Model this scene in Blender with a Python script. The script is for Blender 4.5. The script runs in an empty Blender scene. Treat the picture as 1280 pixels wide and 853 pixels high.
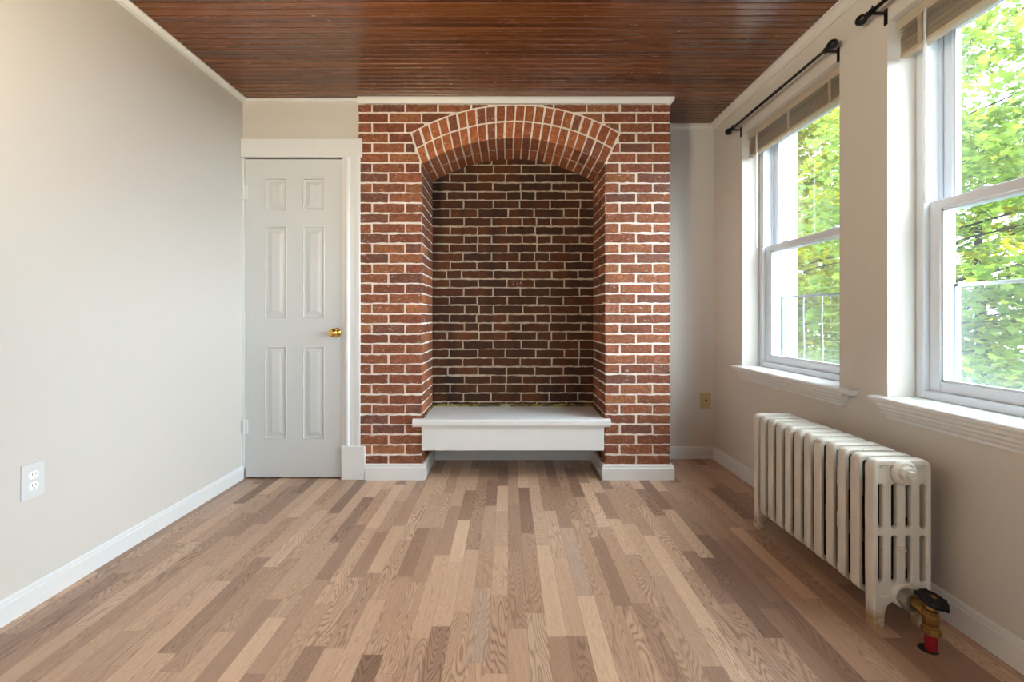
import bpy, bmesh, math, random
from mathutils import Vector, Matrix

random.seed(7)
C = bpy.context.scene.collection
PI = math.pi

# ------------------------------------------------------------------ node helpers
def new_mat(name):
    m = bpy.data.materials.new(name)
    m.use_nodes = True
    nt = m.node_tree
    nt.nodes.clear()
    return m, nt

class N:
    """small node builder"""
    def __init__(s, nt): s.nt = nt
    def n(s, t, **kw):
        x = s.nt.nodes.new(t)
        for k, v in kw.items(): setattr(x, k, v)
        return x
    def put(s, sock, v):
        if isinstance(v, bpy.types.NodeSocket): s.nt.links.new(v, sock)
        else:
            if sock.type == 'RGBA' and len(v) == 3: v = (*v, 1)
            sock.default_value = v
    def math(s, op, a, b=0.0, c=0.0, clamp=False):
        x = s.n('ShaderNodeMath', operation=op, use_clamp=clamp)
        for i, v in enumerate((a, b, c)): s.put(x.inputs[i], v)
        return x.outputs[0]
    def comb(s, x, y, z):
        k = s.n('ShaderNodeCombineXYZ')
        for i, v in enumerate((x, y, z)): s.put(k.inputs[i], v)
        return k.outputs[0]
    def mix(s, f, a, b, blend='MIX'):
        k = s.n('ShaderNodeMix', data_type='RGBA', blend_type=blend)
        s.put(k.inputs[0], f); s.put(k.inputs[6], a); s.put(k.inputs[7], b)
        return k.outputs[2]
    def noise(s, vec, scale, detail=2.0, rough=0.5):
        k = s.n('ShaderNodeTexNoise')
        s.put(k.inputs['Vector'], vec); s.put(k.inputs['Scale'], scale)
        s.put(k.inputs['Detail'], detail); s.put(k.inputs['Roughness'], rough)
        return k.outputs[0]
    def white(s, vec):
        k = s.n('ShaderNodeTexWhiteNoise', noise_dimensions='3D')
        s.put(k.inputs['Vector'], vec)
        return k.outputs
    def ramp(s, fac, stops, interp='LINEAR'):
        k = s.n('ShaderNodeValToRGB'); cr = k.color_ramp; cr.interpolation = interp
        while len(cr.elements) < len(stops): cr.elements.new(0.5)
        for e, (p, c) in zip(cr.elements, stops):
            e.position = p; e.color = (*c, 1) if len(c) == 3 else c
        s.put(k.inputs[0], fac)
        return k.outputs[0]
    def mapr(s, v, a, b, c=0.0, d=1.0):
        k = s.n('ShaderNodeMapRange')
        for i, q in enumerate((v, a, b, c, d)): s.put(k.inputs[i], q)
        return k.outputs[0]
    def scale(s, vec, sc):
        k = s.n('ShaderNodeVectorMath', operation='MULTIPLY')
        s.put(k.inputs[0], vec); s.put(k.inputs[1], sc)
        return k.outputs[0]
    def obj(s):
        return s.n('ShaderNodeTexCoord').outputs['Object']
    def pos(s):
        return s.n('ShaderNodeNewGeometry').outputs['Position']
    def sep(s, v):
        k = s.n('ShaderNodeSeparateXYZ'); s.put(k.inputs[0], v)
        return k.outputs
    def bump(s, h, strength=0.3, dist=0.002):
        k = s.n('ShaderNodeBump'); s.put(k.inputs['Height'], h)
        k.inputs['Strength'].default_value = strength; k.inputs['Distance'].default_value = dist
        return k.outputs[0]
    def bsdf(s, color, rough=0.5, metal=0.0, spec=0.5, normal=None, **kw):
        b = s.n('ShaderNodeBsdfPrincipled')
        s.put(b.inputs['Base Color'], color); s.put(b.inputs['Roughness'], rough)
        s.put(b.inputs['Metallic'], metal); s.put(b.inputs['Specular IOR Level'], spec)
        if normal is not None: s.put(b.inputs['Normal'], normal)
        for k, v in kw.items(): s.put(b.inputs[k], v)
        return b.outputs[0]
    def out(s, sh):
        o = s.n('ShaderNodeOutputMaterial'); s.nt.links.new(sh, o.inputs[0])

def simple(name, col, rough=0.5, metal=0.0, spec=0.5, bump=0.0, bscale=200.0, var=0.0):
    m, nt = new_mat(name); k = N(nt)
    c = col; nrm = None
    if var or bump:
        ns = k.noise(k.obj(), bscale, 3.0)
        if var:
            d = tuple(max(0, v * (1 - var)) for v in col)
            c = k.mix(k.noise(k.obj(), bscale * .12, 4.0), col, d)
        if bump: nrm = k.bump(ns, bump, .001)
    k.out(k.bsdf(c, rough, metal, spec, nrm))
    return m

M = {}
M['paint']   = simple('wall_paint', (.605, .588, .557), .55, 0, .3, .12, 260)
M['trim']    = simple('white_trim_paint', (.73, .755, .77), .32, 0, .5, .05, 90, .04)
M['door']    = simple('white_door_paint', (.60, .63, .645), .35, 0, .5, .04, 120)
M['vinyl']   = simple('white_vinyl', (.66, .71, .77), .35, 0, .5, .03, 60)
M['brass']   = simple('polished_brass', (.72, .48, .13), .16, 1.0)
M['oldbrass']= simple('tarnished_brass', (.42, .24, .075), .38, 1.0, .5, .3, 150, .5)
M['bronze']  = simple('black_bronze', (.012, .011, .012), .38, .6, .5)
M['blackpl'] = simple('black_plastic', (.006, .006, .009), .45, 0, .25)
M['redpipe'] = simple('red_painted_pipe', (.22, .003, .010), .25, 0, .5)
M['union']   = simple('grey_painted_nut', (.33, .31, .27), .6, .2, .4, .5, 180, .5)
M['ivory']   = simple('ivory_plastic', (.50, .40, .20), .4)
M['dark']    = simple('dark_gap', (.01, .01, .01), .7)
M['plate']   = simple('pale_grey_plastic', (.66, .68, .70), .35)
M['whitepl'] = simple('white_plastic', (.90, .90, .90), .3)
M['slat']    = None
M['tan']     = simple('bare_wood_stop', (.30, .20, .11), .7, 0, .3, .2, 120, .3)
M['extwhite']= simple('exterior_white_paint', (.52, .55, .58), .5, 0, .4, .1, 60, .05)
M['foam']    = None
M['chalk']   = simple('chalk', (.42, .20, .15), .9)
M['bark']    = simple('bark', (.055, .042, .032), .9, 0, .2, .6, 30, .5)
M['iron']    = simple('dark_inner_iron', (.035, .03, .027), .8, .2, .3, .3, 80, .5)
M['steel']   = simple('grey_steel_bar', (.30, .33, .34), .45, .3)

def mk_slat():
    m, nt = new_mat('cream_blind_slats'); k = N(nt)
    b = k.bsdf((.52, .46, .38), .4, 0, .4)
    t = k.n('ShaderNodeBsdfTranslucent'); k.put(t.inputs[0], (.85, .72, .48))
    mx = k.n('ShaderNodeMixShader'); mx.inputs[0].default_value = .25
    nt.links.new(b, mx.inputs[1]); nt.links.new(t.outputs[0], mx.inputs[2])
    k.out(mx.outputs[0]); return m
M['slat'] = mk_slat()

def mk_foam():
    m, nt = new_mat('yellow_sealant'); k = N(nt)
    n1 = k.noise(k.obj(), 14, 3); n2 = k.noise(k.obj(), 60, 3)
    c = k.ramp(n1, [(.38, (.07, .065, .04)), (.52, (.26, .20, .035)), (.66, (.34, .33, .22))])
    k.out(k.bsdf(c, .8, 0, .3, k.bump(n2, .8, .004))); return m
M['foam'] = mk_foam()

def mk_floor():
    m, nt = new_mat('laminate_strip_floor'); k = N(nt)
    x, y, z = k.sep(k.pos())
    W = .0632
    u = k.math('DIVIDE', x, W); row = k.math('FLOOR', u); fu = k.math('FRACT', u)
    rr = k.white(k.comb(row, 3.7, 1.3)); rc = k.sep(rr[1])
    L = k.math('MULTIPLY_ADD', rc[0], .30, .34)
    v = k.math('DIVIDE', k.math('MULTIPLY_ADD', rc[1], 5.0, y), L)
    cell = k.math('FLOOR', v); fv = k.math('FRACT', v)
    rid = k.white(k.comb(row, cell, .5)); r0, r1, r2 = k.sep(rid[1])
    base = k.ramp(r0, [(0, (.225, .132, .090)), (.10, (.290, .180, .126)), (.30, (.385, .248, .172)), (.55, (.450, .300, .210)),
                       (.80, (.525, .360, .252)), (.93, (.60, .425, .300)), (1, (.395, .285, .222))])
    # straight fine pores
    sx = k.math('MULTIPLY_ADD', r1, 9.0, x); sy = k.math('MULTIPLY_ADD', r2, 7.0, y)
    pores = k.noise(k.comb(k.math('MULTIPLY', sx, 420), k.math('MULTIPLY', sy, 9), 0.0), 1.0, 3.0, .6)
    streak = k.noise(k.comb(k.math('MULTIPLY', sx, 90), k.math('MULTIPLY', sy, 2.2), 2.0), 1.0, 3.0, .6)
    # cathedral growth rings: contour lines of a stretched field
    fld = k.noise(k.comb(k.math('MULTIPLY', sx, 15), k.math('MULTIPLY', sy, 2.1), 5.0), 1.0, 1.0, .4)
    wob = k.noise(k.comb(k.math('MULTIPLY', sx, 70), k.math('MULTIPLY', sy, 38), 5.0), 1.0, 1.0, .4)
    ph = k.math('MULTIPLY_ADD', wob, 2.0, k.math('MULTIPLY', fld, 165.0))
    ring = k.math('POWER', k.math('MULTIPLY_ADD', k.math('SINE', ph), .5, .5), 2.2)
    rmask = k.mapr(r2, .25, .9, .15, .70)
    pf = k.mapr(pores, .52, .72, 0, .40)
    c = k.mix(pf, base, k.mix(1.0, base, (.42, .36, .32), 'MULTIPLY'))
    c = k.mix(k.math('MULTIPLY', ring, rmask), c, k.mix(1.0, c, (.40, .33, .28), 'MULTIPLY'))
    c = k.mix(k.mapr(streak, .3, .7, 0, .45), c, k.mix(1.0, c, (1.28, 1.24, 1.2), 'MULTIPLY'))
    # fine joints between strips, slightly stronger at plank edges (3 strips)
    e = k.math('MULTIPLY', k.math('MINIMUM', fu, k.math('SUBTRACT', 1.0, fu)), W)
    ev = k.math('MULTIPLY', k.math('MINIMUM', fv, k.math('SUBTRACT', 1.0, fv)), L)
    j = k.math('LESS_THAN', k.math('MINIMUM', e, ev), .0006)
    c = k.mix(k.math('MULTIPLY', j, .38), c, (.05, .03, .02))
    rough = k.mapr(pores, .3, .7, .30, .42)
    nrm = k.bump(k.math('SUBTRACT', k.math('MULTIPLY', pores, -.5), j), .10, .0008)
    k.out(k.bsdf(c, rough, 0, .5, nrm)); return m
M['floor'] = mk_floor()

PITCH = .0438
def mk_ceiling():
    m, nt = new_mat('varnished_beadboard'); k = N(nt)
    x, y, z = k.sep(k.pos())
    row = k.math('FLOOR', k.math('DIVIDE', y, PITCH * 2))
    r = k.sep(k.white(k.comb(row, 1.7, .3))[1])
    xs = k.math('MULTIPLY_ADD', r[1], 11, x)
    g1 = k.noise(k.comb(k.math('MULTIPLY', xs, 2.2), k.math('MULTIPLY', y, 110), 0.0), 1.0, 4.0, .6)
    g2 = k.noise(k.comb(k.math('MULTIPLY', xs, 1.1), k.math('MULTIPLY', y, 26), 4.0), 1.0, 3.0, .6)
    c = k.ramp(k.math('MULTIPLY_ADD', g2, .75, k.math('MULTIPLY', r[0], .30)),
               [(.18, (.045, .012, .004)), (.45, (.098, .028, .008)), (.7, (.170, .054, .014)), (.95, (.24, .088, .026))])
    c = k.mix(k.mapr(g1, .45, .75, 0, .30), c, k.mix(1.0, c, (.45, .38, .34), 'MULTIPLY'))
    # scratches and chips in the varnish
    ch = k.noise(k.comb(k.math('MULTIPLY', x, 16), k.math('MULTIPLY', y, 62), 9.0), 1.0, 2.0, .5)
    c = k.mix(k.mapr(ch, .715, .77, 0, .9), c, (.55, .34, .16))
    k.out(k.bsdf(c, k.mapr(g1, .3, .7, .20, .30), 0, .95, k.bump(g1, .04, .001))); return m
M['ceiling'] = mk_ceiling()

def mk_brick():
    m, nt = new_mat('old_red_brick'); k = N(nt)
    a = k.n('ShaderNodeVertexColor'); a.layer_name = 'Col'
    p = k.obj()
    n1 = k.noise(p, 55, 4, .65); n2 = k.noise(p, 170, 3, .6); n3 = k.noise(p, 16, 3, .6)
    n4 = k.noise(k.scale(p, (34, 34, 75)), 1.0, 4, .65); n5 = k.noise(p, 8, 2, .5)
    c = k.mix(k.mapr(n1, .35, .65, 0, .75), a.outputs[0], k.mix(1.0, a.outputs[0], (.45, .42, .45), 'MULTIPLY'))
    c = k.mix(k.mapr(n3, .50, .68, 0, .6), c, k.mix(1.0, c, (1.55, 1.45, 1.4), 'MULTIPLY'))
    c = k.mix(k.mapr(n2, .62, .70, 0, .55), c, (.60, .45, .38))      # flecks of mortar
    c = k.mix(k.math('MULTIPLY', k.mapr(n4, .60, .68, 0, .75), k.mapr(n5, .42, .58, 0, 1)), c, (.66, .56, .50))   # smears
    c = k.mix(k.mapr(n2, .25, .35, .85, 0), c, (.02, .012, .010))    # pits
    h = k.math('ADD', k.math('MULTIPLY', n1, .6), k.math('MULTIPLY', n2, .6))
    k.out(k.bsdf(c, .78, 0, .35, k.bump(h, 1.0, .007))); return m
M['brick'] = mk_brick()

def mk_mortar(name, ca, cb):
    m, nt = new_mat(name); k = N(nt)
    p = k.obj(); n1 = k.noise(p, 28, 4, .6); n2 = k.noise(p, 210, 3, .6)
    c = k.mix(k.mapr(n1, .45, .75, 0, .7), ca, cb)
    k.out(k.bsdf(c, .9, 0, .2, k.bump(n2, .8, .004))); return m
M['mortar'] = mk_mortar('white_mortar', (.86, .82, .77), (.55, .50, .45))
M['sootshade'] = mk_mortar('soot_and_shade_mortar', (.50, .43, .33), (.16, .125, .09))  # darker mortar for the niche back, soot and shade mixed into its colour

def mk_radiator():
    m, nt = new_mat('aged_cream_enamel'); k = N(nt)
    p = k.pos(); n1 = k.noise(p, 9, 4, .6); n2 = k.noise(p, 95, 3, .6); n3 = k.noise(p, 30, 4, .65)
    z = k.sep(p)[2]
    c = k.mix(k.mapr(n1, .4, .7, 0, .5), (.63, .61, .55), (.53, .51, .46))
    c = k.mix(k.mapr(n3, .68, .76, 0, .8), c, (.25, .20, .14))
    c = k.mix(k.mapr(n2, .70, .75, 0, .8), c, (.05, .035, .025))
    # rust and yellowed paint on the feet
    ft = k.math('MULTIPLY', k.mapr(z, .085, .03, 0, 1), k.mapr(n3, .35, .55, 0, 1))
    c = k.mix(k.math('MULTIPLY', ft, .85), c, (.33, .19, .05))
    k.out(k.bsdf(c, .42, 0, .5, k.bump(n2, .25, .0015))); return m
M['radiator'] = mk_radiator()

def mk_glass():
    m, nt = new_mat('window_glass'); k = N(nt)
    t = k.n('ShaderNodeBsdfTransparent'); k.put(t.inputs[0], (.96, .98, .97))
    g = k.n('ShaderNodeBsdfGlossy'); k.put(g.inputs['Roughness'], .02)
    d = k.n('ShaderNodeBsdfTranslucent'); k.put(d.inputs[0], (.9, .95, .95))
    lw = k.n('ShaderNodeLayerWeight'); lw.inputs[0].default_value = .25
    f = k.math('MULTIPLY_ADD', lw.outputs['Fresnel'], .22, .01, clamp=True)
    m1 = k.n('ShaderNodeMixShader'); k.put(m1.inputs[0], f)
    nt.links.new(t.outputs[0], m1.inputs[1]); nt.links.new(g.outputs[0], m1.inputs[2])
    m2 = k.n('ShaderNodeMixShader'); m2.inputs[0].default_value = .006
    nt.links.new(m1.outputs[0], m2.inputs[1]); nt.links.new(d.outputs[0], m2.inputs[2])
    k.out(m2.outputs[0]); return m
M['glass'] = mk_glass()

def mk_screen():
    m, nt = new_mat('insect_mesh'); k = N(nt)
    t = k.n('ShaderNodeBsdfTransparent')
    d = k.n('ShaderNodeBsdfDiffuse'); k.put(d.inputs[0], (.45, .50, .48))
    m2 = k.n('ShaderNodeMixShader'); m2.inputs[0].default_value = .16
    nt.links.new(t.outputs[0], m2.inputs[1]); nt.links.new(d.outputs[0], m2.inputs[2])
    k.out(m2.outputs[0]); return m
M['screen'] = mk_screen()

def mk_wand():
    m, nt = new_mat('clear_plastic_wand'); k = N(nt)
    b = k.bsdf((.72, .74, .74), .12, 0, .5)
    t = k.n('ShaderNodeBsdfTransparent')
    mx = k.n('ShaderNodeMixShader'); mx.inputs[0].default_value = .65
    nt.links.new(t.outputs[0], mx.inputs[1]); nt.links.new(b, mx.inputs[2])
    k.out(mx.outputs[0]); return m
M['wand'] = mk_wand()

def mk_leaf():
    m, nt = new_mat('maple_leaves'); k = N(nt)
    a = k.n('ShaderNodeVertexColor'); a.layer_name = 'Col'
    d = k.bsdf(a.outputs[0], .55, 0, .3)
    t = k.n('ShaderNodeBsdfTranslucent')
    k.put(t.inputs[0], k.mix(1.0, a.outputs[0], (1.7, 1.5, .7), 'MULTIPLY'))
    mx = k.n('ShaderNodeMixShader'); mx.inputs[0].default_value = .45
    nt.links.new(d, mx.inputs[1]); nt.links.new(t.outputs[0], mx.inputs[2])
    k.out(mx.outputs[0]); return m
M['leaf'] = mk_leaf()

def mk_ground():
    m, nt = new_mat('lawn_and_paving'); k = N(nt)
    p = k.pos(); n1 = k.noise(p, .12, 3); n2 = k.noise(p, 6, 4)
    g = k.mix(n2, (.020, .045, .008), (.04, .075, .015))
    k.out(k.bsdf(k.mix(k.mapr(n1, .45, .52, 0, 1), g, (.09, .066, .055)), .9, 0, .2)); return m
M['ground'] = mk_ground()

def emis(name, col, s):
    m, nt = new_mat(name); k = N(nt)
    e = k.n('ShaderNodeEmission'); k.put(e.inputs[0], col); e.inputs[1].default_value = s
    k.out(e.outputs[0]); return m
M['lamp'] = emis('added_uplighter_glow', (1.0, .84, .58), 155.0)

# ------------------------------------------------------------------ object helpers
def prop(o, label=None, cat=None, group=None, kind=None):
    if label: o['label'] = label
    if cat: o['category'] = cat
    if group: o['group'] = group
    if kind: o['kind'] = kind
    return o

def thing(name, loc, label=None, cat=None, group=None, kind=None):
    o = bpy.data.objects.new(name, None); C.objects.link(o); o.location = loc
    o.empty_display_size = .1
    return prop(o, label, cat, group, kind)

def wloc(o):
    v = Vector((0, 0, 0))
    while o is not None:
        v += o.location; o = o.parent
    return v

def link(name, me, mat, parent=None, smooth=False):
    """mesh given in world coordinates; stored relative to its parent's base"""
    o = bpy.data.objects.new(name, me); C.objects.link(o)
    if parent is not None:
        o.parent = parent
        me.transform(Matrix.Translation(-wloc(parent)))
    if mat: me.materials.append(mat)
    if smooth:
        for p in me.polygons: p.use_smooth = True
    return o

class MB:
    def __init__(s): s.bm = bmesh.new()
    def box(s, x0, x1, y0, y1, z0, z1, bev=0.0, seg=1):
        t = bmesh.new()
        bmesh.ops.create_cube(t, size=1)
        for v in t.verts:
            v.co = Vector(((x0 + x1) / 2 + v.co.x * (x1 - x0), (y0 + y1) / 2 + v.co.y * (y1 - y0), (z0 + z1) / 2 + v.co.z * (z1 - z0)))
        if bev: bmesh.ops.bevel(t, geom=t.edges[:], offset=bev, segments=seg, affect='EDGES', profile=.5)
        s.merge(t); return s
    def merge(s, t, mat=None):
        if mat is not None: t.transform(mat)
        mp = {}
        for v in t.verts: mp[v] = s.bm.verts.new(v.co)
        for f in t.faces:
            try: s.bm.faces.new([mp[v] for v in f.verts])
            except ValueError: pass
        t.free()
    def prism(s, prof, axis, a, b):
        """closed profile extruded along an axis. axis 'x': prof (y,z); 'y': (x,z); 'z': (x,y)"""
        def P(p, q):
            return {'x': (q, p[0], p[1]), 'y': (p[0], q, p[1]), 'z': (p[0], p[1], q)}[axis]
        A = [s.bm.verts.new(P(p, a)) for p in prof]; B = [s.bm.verts.new(P(p, b)) for p in prof]
        n = len(prof)
        for i in range(n): s.bm.faces.new((A[i], A[(i + 1) % n], B[(i + 1) % n], B[i]))
        s.bm.faces.new(A[::-1]); s.bm.faces.new(B); return s
    def lathe(s, prof, org, axis=(0, 0, 1), n=20):
        """prof: list of (radius, distance along axis)"""
        q = Vector((0, 0, 1)).rotation_difference(Vector(axis)).to_matrix()
        rings = []
        for r, h in prof:
            if r < 1e-6: rings.append([s.bm.verts.new(Vector(org) + q @ Vector((0, 0, h)))]); continue
            rings.append([s.bm.verts.new(Vector(org) + q @ Vector((r * math.cos(2 * PI * i / n), r * math.sin(2 * PI * i / n), h))) for i in range(n)])
        for A, B in zip(rings, rings[1:]):
            if len(A) == 1 and len(B) == 1: continue
            for i in range(n):
                j = (i + 1) % n
                if len(A) == 1: s.bm.faces.new((A[0], B[j], B[i]))
                elif len(B) == 1: s.bm.faces.new((A[i], A[j], B[0]))
                else: s.bm.faces.new((A[i], A[j], B[j], B[i]))
        if len(rings[0]) > 1: s.bm.faces.new(rings[0][::-1])
        if len(rings[-1]) > 1: s.bm.faces.new(rings[-1])
        return s
    def tube(s, pts, r, n=10):
        """pts: list of Vectors; r: radius or list"""
        pts = [Vector(p) for p in pts]
        rs = r if isinstance(r, (list, tuple)) else [r] * len(pts)
        rings = []; up = None
        for i, p in enumerate(pts):
            d = (pts[min(i + 1, len(pts) - 1)] - pts[max(i - 1, 0)]).normalized()
            if up is None:
                up = Vector((0, 0, 1)) if abs(d.z) < .9 else Vector((1, 0, 0))
            a = d.cross(up).normalized(); b = a.cross(d).normalized(); up = b
            rings.append([s.bm.verts.new(p + (a * math.cos(2 * PI * k / n) + b * math.sin(2 * PI * k / n)) * rs[i]) for k in range(n)])
        for A, B in zip(rings, rings[1:]):
            for k in range(n): s.bm.faces.new((A[k], A[(k + 1) % n], B[(k + 1) % n], B[k]))
        s.bm.faces.new(rings[0][::-1]); s.bm.faces.new(rings[-1]); return s
    def build(s, name, mat, parent=None, smooth=False, kind=None, autosmooth=False):
        bmesh.ops.recalc_face_normals(s.bm, faces=s.bm.faces[:])
        me = bpy.data.meshes.new(name); s.bm.to_mesh(me); s.bm.free()
        o = link(name, me, mat, parent, smooth)
        if autosmooth:
            for p in me.polygons: p.use_smooth = True
            me.set_sharp_from_angle(angle=math.radians(35))
        if kind: o['kind'] = kind
        return o

def struct(name, mb, mat, label=None, cat=None, parent=None):
    o = mb.build(name, mat, parent)
    if parent is None:
        o['kind'] = 'structure'; prop(o, label, cat)
    return o

def from_curve(splines, extrude, bevel, res=2):
    """filled 2D curve with holes -> mesh in its local XY plane (thickness along Z)"""
    cu = bpy.data.curves.new('outline', 'CURVE'); cu.dimensions = '2D'; cu.fill_mode = 'BOTH'
    cu.extrude = extrude; cu.bevel_depth = bevel; cu.bevel_resolution = res
    for pts in splines:
        sp = cu.splines.new('POLY'); sp.points.add(len(pts) - 1); sp.use_cyclic_u = True
        for p, q in zip(sp.points, pts): p.co = (q[0], q[1], 0, 1)
    o = bpy.data.objects.new('outline', cu); C.objects.link(o)
    dg = bpy.context.evaluated_depsgraph_get(); dg.update()
    me = bpy.data.meshes.new_from_object(o.evaluated_get(dg))
    bpy.data.objects.remove(o); bpy.data.curves.remove(cu)
    me.materials.clear()
    return me

def dup(root, loc):
    """a copy of a thing with copies of its parts and sub-parts"""
    def rec(o, par):
        c = o.copy(); C.objects.link(c)
        if par is not None: c.parent = par
        for ch in o.children: rec(ch, c)
        return c
    r = rec(root, None); r.location = loc
    return r

# ------------------------------------------------------------------ main dimensions (metres)
XL, XR = -1.69, 1.495            # left / right wall faces
YD, YA, YF = 2.90, 3.306, -1.70  # door wall, alcove wall, wall behind the camera
H = 2.42
CX0, CX1 = -.948, 1.026          # chimney breast
CY = 2.887                       # mortar face of the chimney
NX0, NX1 = -.548, .617           # niche
NY = 3.288                       # niche back
SILL, HEAD = .715, 2.194
WIN = [(2.052, 2.908), (.948, 1.793), (-.60, .245)]
XO = 1.745                        # outer face of the right wall

# ------------------------------------------------------------------ room shell
struct('floor', MB().box(XL - .16, XO, YF - .15, YA + .15, -.12, 0), M['floor'], 'oak toned laminate strip floor across the room', 'floor')
def ceiling():
    mb = MB(); y = math.floor(YF / PITCH) * PITCH
    prof = []
    while y < YA + .1:
        prof += [(y + .0016, H + .008), (y + .0042, H), (y + PITCH - .0042, H), (y + PITCH - .0016, H + .008)]
        if int(round(y / PITCH)) % 2 == 0:     # every second bead is a board joint: a deeper groove
            prof[-1] = (prof[-1][0], H + .013); prof.append((y + PITCH, H + .013))
        y += PITCH
    prof += [(y, H + .1), (prof[0][0], H + .1)]
    mb.prism(prof, 'x', XL - .16, XO)
    return mb
struct('ceiling', ceiling(), M['ceiling'], 'dark varnished beadboard ceiling', 'ceiling')
struct('wall_left', MB().box(XL - .16, XL, YF, YA, 0, H), M['paint'], 'long bare greige wall on the left', 'wall')
struct('wall_back', MB().box(XL, -1.05, YD, YD + .12, 2.045, H).box(-1.05, CX0 + .02, YD, YD + .12, 0, H).box(XL, -1.05, YD + .06, YD + .12, 0, 2.045),
       M['paint'], 'greige wall strip around the white panel door', 'wall')
struct('wall_alcove', MB().box(XL, XO, YA, YA + .14, 0, H), M['paint'], 'greige wall of the alcove right of the brick chimney', 'wall')
RWIN = [(.42, 1.265)]      # a window in the wall behind the camera
def wall_front():
    mb = MB(); x = XL - .16
    mb.box(x, XO, YF - .25, YF, 0, SILL - .012); mb.box(x, XO, YF - .25, YF, HEAD, H)
    for a, b in RWIN: mb.box(x, a, YF - .25, YF, SILL - .012, HEAD); x = b
    mb.box(x, XO, YF - .25, YF, SILL - .012, HEAD); return mb
struct('wall_front', wall_front(), M['paint'], 'greige wall behind the camera', 'wall')
def wall_right():
    mb = MB()
    cuts = sorted(WIN)
    mb.box(XR, XO, YF, YA, 0, SILL - .012); mb.box(XR, XO, YF, YA, HEAD, H)
    y = YF
    for a, b in cuts:
        mb.box(XR, XO, y, a, SILL - .012, HEAD); y = b
    mb.box(XR, XO, y, YA, SILL - .012, HEAD)
    return mb
struct('wall_right', wall_right(), M['paint'], 'greige wall with the two windows', 'wall')

# skirting: profile with a small bead at the top. (depth, height)
def base_prof(h, t): return [(0, 0), (t, 0), (t, h - .022), (t - .004, h - .018), (t - .004, h - .008), (t - .008, h), (0, h)]
struct('baseboard_left', MB().prism([(XL + d, z) for d, z in base_prof(.086, .014)], 'y', YF, YD), M['trim'], 'white baseboard along the left wall', 'baseboard')
struct('baseboard_right', MB().prism([(XR - d, z) for d, z in base_prof(.092, .015)], 'y', YF, YA), M['trim'], 'white baseboard along the window wall', 'baseboard')
struct('baseboard_alcove', MB().prism([(YA - d, z) for d, z in base_prof(.088, .015)], 'x', CX1, XR - .015), M['trim'], 'white baseboard on the alcove wall', 'baseboard')
# skirting wrapped around the chimney feet: swept profile along a mitred path
def sweep_base(path, h, t):
    mb = MB(); n = len(path); prof = base_prof(h, t); rings = []
    for i, p in enumerate(path):
        p = Vector((p[0], p[1], 0))
        ds = []
        if i > 0: ds.append((Vector((*path[i], 0)) - Vector((*path[i - 1], 0))).normalized())
        if i < n - 1: ds.append((Vector((*path[i + 1], 0)) - Vector((*path[i], 0))).normalized())
        ns = [Vector((d.y, -d.x, 0)) for d in ds]
        m = ns[0] if len(ns) == 1 else (ns[0] + ns[1]) / (1 + ns[0].dot(ns[1]))
        rings.append([mb.bm.verts.new(p + m * d + Vector((0, 0, z))) for d, z in prof])
    k = len(prof)
    for A, B in zip(rings, rings[1:]):
        for i in range(k): mb.bm.faces.new((A[i], A[(i + 1) % k], B[(i + 1) % k], B[i]))
    mb.bm.faces.new(rings[0]); mb.bm.faces.new(rings[-1][::-1])
    return mb
BF = CY - .006
struct('baseboard_chimney_left', sweep_base([(-.900, BF), (NX0 + .006, BF), (NX0 + .006, NY - .01)], .100, .018), M['trim'],
       'white baseboard around the left foot of the brick chimney', 'baseboard')
struct('baseboard_chimney_right', sweep_base([(NX1 - .006, NY - .01), (NX1 - .006, BF), (CX1 + .004, BF), (CX1 + .004, YA - .016)], .096, .018), M['trim'],
       'white baseboard around the right foot of the brick chimney', 'baseboard')
struct('baseboard_niche', MB().prism([(NY - .005 - d, z) for d, z in base_prof(.088, .015)], 'x', NX0 + .025, NX1 - .025), M['trim'],
       'shaded white baseboard under the bench at the niche back', 'baseboard')

# mouldings under the ceiling
def cove(mb, r, axis, a, b, org, sgn):
    """quarter-hollow strip; org = the inner corner, sgn = direction into the room"""
    pr = [(org[0], org[1]), (org[0] + sgn * r, org[1]), (org[0] + sgn * r, org[1] - r * .18)]
    for i in range(7):
        t = i / 6 * PI / 2
        pr.append((org[0] + sgn * (r * (1 - .82 * math.sin(t))), org[1] - r + r * .82 * math.cos(t)))
    pr.append((org[0], org[1] - r))
    mb.prism(pr, axis, a, b); return mb
struct('trim_1', cove(MB(), .028, 'y', YF, YD, (XL, H), 1), M['trim'], 'slim white moulding between left wall and ceiling', 'moulding')
struct('trim_2', MB().box(XL + .02, CX0, YD - .014, YD, H - .020, H, .003), M['trim'], 'slim white moulding above the door wall', 'moulding')
struct('trim_3', MB().prism([(CY - .003, 2.380), (CY - .009, 2.380), (CY - .016, 2.404), (CY - .016, H), (CY - .003, H)], 'x', CX0 - .004, CX1 + .004)
       .prism([(CX1 + .002, 2.380), (CX1 + .010, 2.380), (CX1 + .026, 2.402), (CX1 + .026, H), (CX1 + .002, H)], 'y', CY - .016, YA), M['trim'],
       'white strip moulding along the top of the brick chimney', 'moulding')
struct('trim_4', cove(MB(), .036, 'x', CX1 + .026, XR, (YA, H), -1), M['paint'], 'cove moulding at the top of the alcove wall', 'moulding')
struct('trim_5', cove(MB(), .042, 'y', YF, YA, (XR, H), -1), M['paint'], 'cove moulding along the top of the window wall', 'moulding')
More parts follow.
